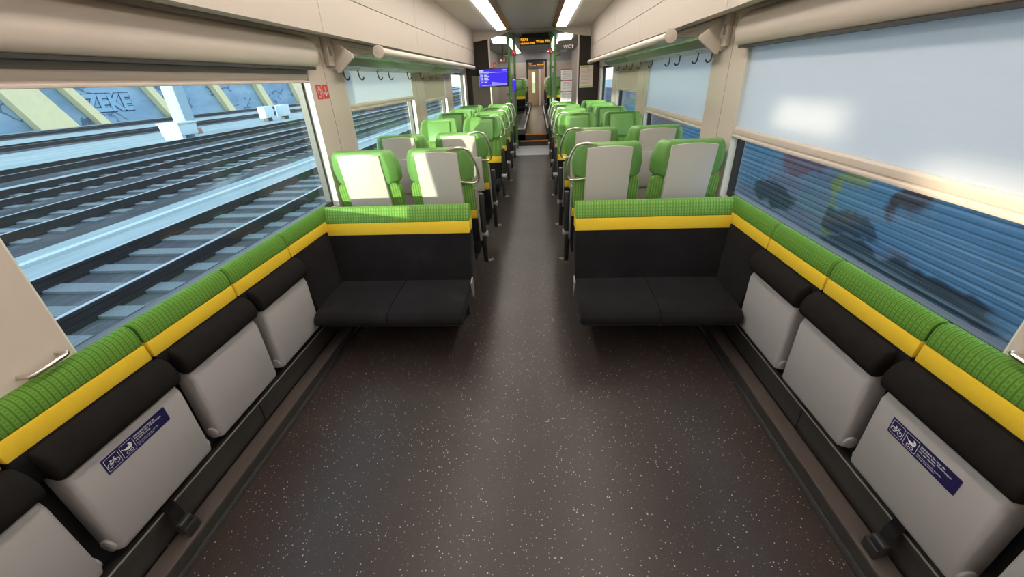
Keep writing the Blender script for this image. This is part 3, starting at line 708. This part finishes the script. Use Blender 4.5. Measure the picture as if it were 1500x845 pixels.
# ================================================================ VESTIBULE AND STEPS
for s, nm in ((-1, 'left'), (1, 'right')):
    struct(finish('wall_%s_vestibule' % nm, B(s*1.36, s*1.46, 9.4, 10.8, 0, 2.45), GREYB, smooth=False))
    d = struct(finish('door_%d' % (1 if s < 0 else 2), B(s*1.335, s*1.358, 9.5, 10.6, .02, 2.05), DARK, smooth=False))
    finish('door_window', B(s*1.332, s*1.334, 9.62, 10.48, .8, 1.8), plain('dark_door_glass', (.05, .06, .065), .1), d, smooth=False)
    root = empty('vestibule_light', (s*.7, 9.9, 2.28)); inv = Matrix.Translation(-Vector(root.location))
    part('', finish('diffuser', prism([(9.72, 2.285), (10.15, 2.215), (10.15, 2.24), (9.72, 2.31)], 'x', s*.56, s*.84), LAMPW, root)); part('', finish('housing', prism([(9.70, 2.31), (10.18, 2.24), (10.18, 2.40), (9.70, 2.40)], 'x', s*.52, s*.88), GREYB, root))
    tag(root, 'bright white slanted ceiling lamp in the vestibule, ' + ('blue screen side' if s < 0 else 'timetable side'), 'ceiling light', 'vestibule lamps')
struct(finish('ceiling_vestibule', B(-1.36, 1.36, 9.6, 10.8, 2.405, 2.45), GREYB, smooth=False))
# stairs up into the raised saloon
root = empty('step_block', (.06, 10.9, 0)); inv = Matrix.Translation(-Vector(root.location))
part('', finish('lower_step', B(-.42, .47, 10.66, 10.80, .003, .125), DARKG, root)); part('', finish('upper_step', B(-.42, .47, 10.80, 10.90, .003, .262), DARKG, root))
o = part('', finish('orange_edge', B([-.33, .40, 10.648, 10.675, .108, .129], ), ORANGE, root)); o = part('', finish('orange_edge', B(-.21, .33, 10.788, 10.815, .246, .267), ORANGE, root))
tag(root, 'two dark steps with orange edges at the end of the aisle', 'steps')
AZ = .262
struct(finish('floor_raised', B(-.21, .33, 10.90, 24, .1, AZ), plain('grey_brown_floor', (.14, .11, .09), .3, var=.2, nscale=5), smooth=False))
struct(finish('trim_13', B(-.20, .32, 16.7, 16.8, AZ, AZ+.004), DARK, smooth=False))
for s, nm in ((-1, 'left'), (1, 'right')):
    xi = -.215 if s < 0 else .335
    struct(finish('floor_podium_%s' % nm, B(xi, s*1.36, 10.80, 24, .1, .40), plain('podium_grey', (.10, .095, .09), .5), smooth=False))
    struct(finish('trim_14_%s' % nm, B([xi, xi+s*.03, 10.79, 20, .385, .412], [xi, s*.62, 10.78, 10.82, .385, .412]), WHITE, smooth=False))
    struct(finish('wall_%s_saloon' % nm, B(s*1.36, s*1.46, 10.8, 24, 0, 2.5), BEIGE, smooth=False))
    struct(finish('wall_%s_bulkhead' % nm, B(xi-s*.0+s*.10, s*1.36, 17.0, 17.1, .4, 2.05), BEIGE_D, smooth=False))
    struct(finish('wall_%s_board' % nm, B(s*.44 + (.02 if s > 0 else 0), s*.52 + (.02 if s > 0 else 0), 10.83, 10.87, .40, 1.62), plain('grey_board', (.42, .42, .44), .5), smooth=False))
struct(finish('ceiling_saloon', B(-1.36, 1.36, 10.8, 24, 2.36, 2.45), GREYB, smooth=False))
struct(finish('wall_saloon_header', B(-1.36, 1.36, 17.0, 17.1, 2.05, 2.36), GREYB, smooth=False))
struct(finish('trim_15', B([-.30, -.24, 16.95, 17.0, .4, 2.10], [.40, .46, 16.95, 17.0, .4, 2.10], [-.30, .46, 16.95, 17.0, 2.05, 2.13]), DARK, smooth=False))
for s in (-1, 1):
    root = empty('saloon_light', (s*.6, 13, 2.35)); inv = Matrix.Translation(-Vector(root.location))
    part('', finish('diffuser', B(s*.50, s*.66, 10.95, 16.8, 2.345, 2.355), LAMPW, root)); part('', finish('housing', B(s*.48, s*.68, 10.95, 16.85, 2.355, 2.3595), GREYB, root))
    part('', finish('diffuser', B(s*.50, s*.66, 17.3, 22.8, 2.345, 2.355), LAMPW, root))  # strip added to brighten the dark end past the bulkhead
    tag(root, 'long white light strip in the raised saloon, extended for brightness, ' + ('blue screen side' if s < 0 else 'timetable side'), 'ceiling light', 'lights in the raised saloon')
# end door
struct(finish('wall_end', B([-1.36, -.17, 23.0, 23.1, .2, 2.4], [-.02, 1.36, 23.0, 23.1, .2, 2.4], [-.17, -.02, 23, 23.1, .2, .85], [-.17, -.02, 23, 23.1, 1.80, 2.4]), TAN, smooth=False))
d = struct(finish('door_3', B([-.20, -.17, 22.97, 23.0, .84, 1.81], [-.02, .01, 22.97, 23.0, .84, 1.81]), TAN, smooth=False))
finish('window_pane', B(-.17, -.02, 23.04, 23.05, .85, 1.80), glass('yellow_glass', (1, .92, .62), .3), d, smooth=False)
finish('pale_post', B(.16, .27, 22.8, 22.95, AZ, 2.3), WHITE, d, smooth=False)
finish('header', B(-.2, .30, 22.9, 22.98, 1.95, 2.36), WHITE, d, smooth=False)
# amber displays
def amber(loc, k, lines, label):
    root = empty('destination_display', loc); x, y, z = loc
    finish('housing', prism([(0, .17*k), (0, 0), (.10, -.10*k), (.28, -.08*k), (.28, .17*k)], 'x', -.345*k, .345*k), DARK, root, .006)
    finish('lower_cover', prism([(-.004, -.004), (.098, -.106*k), (.26, -.09*k), (.26, -.0)], 'x', -.335*k, .335*k), GREYB, root, .004)
    for (t, tx, tz, sz) in lines: text_mesh('lettering', t, sz*k, AMBER, root, frame_mtx((tx*k, -.003, tz*k), (1, 0, 0), (0, 0, 1)), bold=.0008)
    finish('hanger', B(-.3*k, .3*k, .08, .2, .17*k, 2.40-z if k > .9 else 2.06-z), DARK, root)
    return tag(root, label, 'display')
amber((.065, 10.5, 2.18), 1.0, [('REX6', -.325, .085, .075), ('nächster Halt', -.325, .018, .058), ('Wien Hbf', .020, .035, .080)], 'amber LED destination display under the vestibule ceiling')
amber((.06, 16.75, 1.90), .82, [('REX6', -.325, .085, .075), ('nächster Halt', -.325, .018, .058), ('Wien Hbf', .020, .035, .080)], 'smaller amber LED display deeper in the raised saloon')
# small black pictograms on the far panel
root = empty('pictogram_plate', (.62, 16.98, 1.9)); inv = Matrix.Translation(-Vector(root.location))
part('', finish('plate', B(.54, .70, 16.985, 16.997, 1.83, 1.90), NAVY, root)); part('', Flat(frame_mtx((.54, 16.984, 1.83), (1, 0, 0), (0, 0, 1))).rframe(.012, .012, .072, .058, .006, .008).disc((.115, .048), .012).line((.115, .04), (.115, .012), .016).done('pictogram', STWHITE, root))
tag(root, 'navy pictogram plate on the far beige panel', 'sign')
# seats in the raised saloon
for s in (-1, 1):
    for k, y in enumerate((12.9, 14.0, 15.1)):
        h = s; pr = protos[(h, False, False)]
        cx = (-.475 if s < 0 else .60)
        o = dup(pr, (cx, y, .40), None, PI)
        tag(o, 'green seat in the raised saloon, %s row behind the steps, %s' % (('first', 'second', 'third')[k], 'blue screen side' if s < 0 else 'timetable side'), 'seat', 'seats in the raised saloon')

# ================================================================ OUTSIDE, TRACK SIDE
GZ = -.75
def ground_mat():
    m, t, b = nt('pale_ballast'); v = coords(t, (1.2, .18, 1))
    n = noise(t, v, 1.3, 6, .6); n2 = noise(t, coords(t, (9, 1.6, 1)), 1, 4, .7)
    c = ramp(t, n, [(.3, (.27, .34, .35)), (.5, (.38, .45, .45)), (.72, (.48, .53, .52))])
    c = mix(t, math_(t, 'MULTIPLY', n2, .35), c, (.25, .32, .32)); t.links.new(c, b.inputs['Base Color']); b.inputs['Roughness'].default_value = .95; return m
def bed_mat():
    m, t, b = nt('dark_track_bed'); v = coords(t, (1.2, .25, 1))
    n = noise(t, v, 2.0, 6, .65); c = ramp(t, n, [(.3, (.045, .047, .055)), (.55, (.095, .095, .10)), (.75, (.26, .29, .29))])
    t.links.new(c, b.inputs['Base Color']); b.inputs['Roughness'].default_value = .95; return m
GROUND, BED = ground_mat(), bed_mat()
RAIL = plain('rail_steel', (.055, .050, .052), .5, .3, .2); RAILTOP = plain('rail_head', (.38, .42, .46), .3, .8, .1)
SLEEPER = plain('concrete_sleeper', (.20, .225, .235), .9, var=.3)
struct(finish('ground', B(-140, 140, -60, 260, GZ-.2, GZ), GROUND, smooth=False))
tn = ['nearest to the train', 'second from the train', 'third from the train', 'behind the pale strip', 'before the mast row', 'at the foot of the graffiti wall']
for i, (xa, near) in enumerate(((-4.95, 1), (-9.25, 1), (-12.6, 1), (-16.8, 0), (-27.4, 0), (-37.0, 0))):
    root = empty('railway_track', (xa-.72, 20, GZ)); inv = Matrix.Translation(-Vector(root.location))
    y0, y1 = (-8, 120) if near else (-8, 200)
    part('', finish('track_bed', prism([(xa+.75, GZ), (xa-2.2, GZ), (xa-1.95, GZ+.05), (xa+.5, GZ+.05)], 'y', y0, y1), BED, root, smooth=False))
    bm = bmesh.new()
    for k in range(int(60/.62) if near else 0):
        y = -2+k*.62; box(bm, xa+.42, xa-1.86, y, y+.24, GZ+.04, GZ+.085)
    if near: o = part('', finish('sleepers', bm, SLEEPER, root, smooth=False)); o['kind'] = 'stuff'
    else: bm.free()
    for x in (xa, xa-1.435):
        r_o = part('', finish('rail', B([x-.065, x+.065, y0, y1, GZ+.05, GZ+.10], [x-.018, x+.018, y0, y1, GZ+.10, GZ+.20], [x-.035, x+.035, y0, y1, GZ+.20, GZ+.235]), RAIL, root, smooth=False))
        part('', finish('rail_head', B(x-.030, x+.030, y0, y1, GZ+.236, GZ+.240), RAILTOP, root, smooth=False))
    tag(root, 'railway track with dark ballast, ' + tn[i], 'railway track', 'tracks outside the open windows')
tag(finish('cable_trough', B(-7.95, -7.80, -8, 120, GZ, GZ+.05), plain('trough_concrete', (.58, .66, .68), .9), smooth=False), 'thin pale cable trough running between two tracks', 'cable trough')
# graffiti wall with added slanted slabs standing in for stripes of sunlight
def graf_mat():
    m, t, b = nt('graffiti_concrete'); v = coords(t, (1, .12, .35))
    n = noise(t, v, 1.2, 5, .6); c = ramp(t, n, [(.3, (.22, .33, .46)), (.5, (.30, .43, .56)), (.7, (.42, .55, .66))])
    vo = node(t, 'ShaderNodeTexVoronoi', feature='DISTANCE_TO_EDGE'); vo.inputs['Scale'].default_value = .55
    nn = node(t, 'ShaderNodeTexNoise'); nn.inputs['Scale'].default_value = .8; t.links.new(coords(t), nn.inputs['Vector'])
    ad = node(t, 'ShaderNodeVectorMath', operation='ADD'); t.links.new(coords(t, (1, .45, .9)), ad.inputs[0]); t.links.new(nn.outputs['Color'], ad.inputs[1]); t.links.new(ad.outputs[0], vo.inputs['Vector'])
    ln = math_(t, 'MULTIPLY', math_(t, 'LESS_THAN', vo.outputs['Distance'], .035), math_(t, 'GREATER_THAN', noise(t, coords(t, (1, .2, .4)), 1, 2), .52))
    c = mix(t, math_(t, 'MULTIPLY', ln, .7), c, (.06, .10, .17)); t.links.new(c, b.inputs['Base Color']); b.inputs['Roughness'].default_value = .9; return m
tag(finish('graffiti_wall', B(-46, -45, 28, 150, GZ, 5.5), graf_mat(), smooth=False), 'long blue-grey concrete wall covered in graffiti beyond the tracks', 'wall')
SUNPAINT = plain('painted_sunlight', (1.0, .80, .46), .8, var=.08, nscale=2)  # warm yellow imitating sunlight on a wall side that lies in shade
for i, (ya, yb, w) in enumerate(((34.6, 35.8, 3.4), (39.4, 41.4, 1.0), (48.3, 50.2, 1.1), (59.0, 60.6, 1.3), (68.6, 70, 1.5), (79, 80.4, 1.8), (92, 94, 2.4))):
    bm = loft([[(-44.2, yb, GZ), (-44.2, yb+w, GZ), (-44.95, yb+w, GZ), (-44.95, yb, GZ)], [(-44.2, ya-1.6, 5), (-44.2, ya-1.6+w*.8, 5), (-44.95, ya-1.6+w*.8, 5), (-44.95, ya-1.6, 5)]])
    tag(finish('sun_stripe_slab', bm, SUNPAINT, smooth=False), 'slanted yellow slab as painted sunlight stripe on the graffiti wall, ' + ('at the window edge', 'before the big lettering', 'after the big lettering', 'past the mast', 'beyond the signal boxes', 'near the far window post', 'farthest along')[i], 'sunlight stripe', 'painted sunlight stripes on the graffiti wall')
GRAFB = plain('graffiti_outline', (.05, .10, .19), .8)
root = empty('graffiti_lettering', (-44.99, 45, 0)); inv = Matrix.Translation(-Vector(root.location))
o = text_mesh('lettering', 'ZEKE', 2.2, plain('graffiti_fill', (.32, .50, .66), .8), root, frame_mtx((-44.97, 41.4, .40), (0, 1, 0), (0, 0, 1)), bold=.10); o.matrix_parent_inverse = inv
o = text_mesh('lettering_outline', 'ZEKE', 2.2, GRAFB, root, frame_mtx((-44.985, 41.36, .38), (0, 1, 0), (0, 0, 1)), bold=.19); o.matrix_parent_inverse = inv
tag(root, 'big outlined graffiti letters on the far wall', 'graffiti')
root = empty('graffiti_lettering', (-44.99, 52, 0)); inv = Matrix.Translation(-Vector(root.location))
o = text_mesh('lettering', 'OLE', 1.9, plain('graffiti_fill_pale', (.45, .60, .70), .8), root, frame_mtx((-44.97, 50.9, .55), (0, 1, 0), (0, 0, 1)), bold=.06); o.matrix_parent_inverse = inv
o = text_mesh('lettering_outline', 'OLE', 1.9, GRAFB, root, frame_mtx((-44.985, 50.87, .54), (0, 1, 0), (0, 0, 1)), bold=.13); o.matrix_parent_inverse = inv
tag(root, 'smaller outlined graffiti letters between the mast and a painted sunlight stripe', 'graffiti')
# mast, cabinet, signal boxes
PALEB = plain('pale_blue_concrete', (.42, .54, .62), .8, var=.05)
root = empty('catenary_mast', (-22.3, 26.2, GZ)); finish('pole', prism([(-.4, -.4), (.4, -.4), (.4, .4), (-.4, .4)], 'z', 0, 9), PALEB, root, .03); finish('footing', B(-.5, .5, -.5, .55, 0, .35), plain('rusty_footing', (.42, .25, .18), .9), root, .03)
tag(root, 'thick blue-grey catenary mast standing between the tracks', 'mast')
root = empty('trackside_cabinet', (-20.7, 23.6, GZ)); finish('body', B(-.6, .6, -.55, .75, .22, .80), plain('pale_cabinet', (.62, .76, .80), .6), root, .03); finish('roof', B(-.66, .66, -.62, .82, .80, .90), plain('cabinet_roof', (.74, .72, .62), .6), root, .03)
for y in (-.5, .45): finish('foot', B(-.55, .55, y, y+.25, 0, .22), plain('cabinet_foot', (.5, .62, .66), .7), root)
tag(root, 'low pale cabinet with flat roof in front of the mast', 'cabinet')
for k, (x, y) in enumerate(((-22.7, 35.4), (-22.4, 37.4))):
    root = empty('signal_box', (x, y, GZ)); finish('case', B(-.3, .3, -.62, .62, .25, 1.15), plain('signal_white', (.70, .80, .82), .6), root, .04); finish('stand', B(-.2, .2, -.3, .3, 0, .25), RAIL, root)
    tag(root, 'pale square signal box by the tracks, ' + ('the one nearer the mast' if k == 0 else 'the one farther from the mast'), 'signal box', 'signal boxes')

# ================================================================ OUTSIDE, BLIND SIDE: ribbed wall with painted blue patches
def rib_mat():
    m, t, b = nt('painted_ribbed_wall'); tc = node(t, 'ShaderNodeTexCoord'); sp = node(t, 'ShaderNodeSeparateXYZ'); t.links.new(tc.outputs['Object'], sp.inputs[0])
    wob = node(t, 'ShaderNodeTexNoise'); wob.inputs['Scale'].default_value = 1.6; wob.inputs['Detail'].default_value = 3; t.links.new(tc.outputs['Object'], wob.inputs['Vector'])
    sc = node(t, 'ShaderNodeSeparateColor'); t.links.new(wob.outputs['Color'], sc.inputs[0])
    y = math_(t, 'ADD', sp.outputs[1], math_(t, 'MULTIPLY', math_(t, 'SUBTRACT', sc.outputs[0], .5), 1.5))
    z = math_(t, 'ADD', sp.outputs[2], math_(t, 'MULTIPLY', math_(t, 'SUBTRACT', sc.outputs[1], .5), .45))
    c = mix(t, noise(t, coords(t, (1, .5, 3)), 1.2, 4), (.17, .19, .26), (.34, .37, .44))
    P = [(7.1, .20, .95, .42, (.17, .34, .48)), (6.1, -.15, .55, .14, (.045, .075, .085)), (5.7, .42, .6, .22, (.24, .14, .17)), (5.1, .0, .5, .3, (.23, .32, .38)), (4.75, .12, .14, .42, (.36, .42, .12)),
         (4.35, .15, .42, .40, (.17, .36, .52)), (4.05, .30, .26, .17, (.12, .055, .055)), (3.45, .10, .65, .34, (.18, .37, .54)), (4.6, -.12, .35, .12, (.07, .10, .13)), (3.9, -.34, .9, .13, (.05, .075, .10)), (3.2, -.28, .5, .12, (.055, .06, .08)),
         (2.6, .0, .55, .34, (.17, .33, .48)), (2.75, .42, .42, .13, (.10, .07, .10)), (9.5, .1, 1.1, .4, (.13, .33, .5)), (1.2, .1, .7, .4, (.2, .12, .16)), (12.5, .1, 1.4, .4, (.28, .20, .24)), (16, .1, 1.8, .4, (.15, .36, .55))]
    for cy, cz, ry, rz, col in P:
        d = math_(t, 'ADD', math_(t, 'POWER', math_(t, 'DIVIDE', math_(t, 'SUBTRACT', y, cy), ry), 2), math_(t, 'POWER', math_(t, 'DIVIDE', math_(t, 'SUBTRACT', z, cz), rz), 2))
        mr = node(t, 'ShaderNodeMapRange'); mr.interpolation_type = 'SMOOTHSTEP'; t.links.new(d, mr.inputs[0]); mr.inputs[1].default_value = 1.35; mr.inputs[2].default_value = .65
        c = mix(t, math_(t, 'MULTIPLY', mr.outputs[0], .92), c, col)
    st = noise(t, coords(t, (1, .22, 26)), 1.0, 5, .75)
    c = mix(t, ramp(t, st, [(.52, (0, 0, 0)), (.72, (.55, .55, .55))]), c, (.55, .66, .74)); c = mix(t, ramp(t, st, [(.28, (.55, .55, .55)), (.46, (0, 0, 0))]), c, (.06, .08, .12))
    t.links.new(c, b.inputs['Base Color']); b.inputs['Roughness'].default_value = .8; return m
bm = bmesh.new(); pts = []
z = GZ
while z < .95:
    pts += [(3.60, z), (3.594, z+.018), (3.594, z+.053), (3.60, z+.0714)]; z += .0714
pts += [(3.75, pts[-1][1]), (3.75, GZ)]
tag(finish('ribbed_wall', prism(pts, 'y', -6, 40), rib_mat(), smooth=False), 'ribbed trackside wall with blue and purple paint outside the lowered blinds', 'wall')
struct(finish('trim_16', B(1.9, 3.6, -6, 40, GZ, GZ+.05), plain('dark_cess', (.10, .105, .13), .9, var=.3, nscale=3), smooth=False))

# ================================================================ LIGHT
w = bpy.data.worlds.new('world'); SC.world = w; w.use_nodes = True; t = w.node_tree; bg = t.nodes['Background']
tc = node(t, 'ShaderNodeTexCoord'); sp = node(t, 'ShaderNodeSeparateXYZ'); t.links.new(tc.outputs['Generated'], sp.inputs[0])
t.links.new(ramp(t, sp.outputs[2], [(.0, (.95, .92, .84)), (.12, (.82, .88, .95)), (.6, (.66, .78, .96))]), bg.inputs[0]); bg.inputs[1].default_value = 2.3
sd = bpy.data.lights.new('low_sun', 'SUN'); so = bpy.data.objects.new('low_sun', sd); COL.objects.link(so)
sd.energy = 7.8; sd.color = (1.0, .86, .62); sd.angle = math.radians(.8)
so.rotation_euler = Vector((1, 2.2, -.115)).to_track_quat('-Z', 'Y').to_euler()
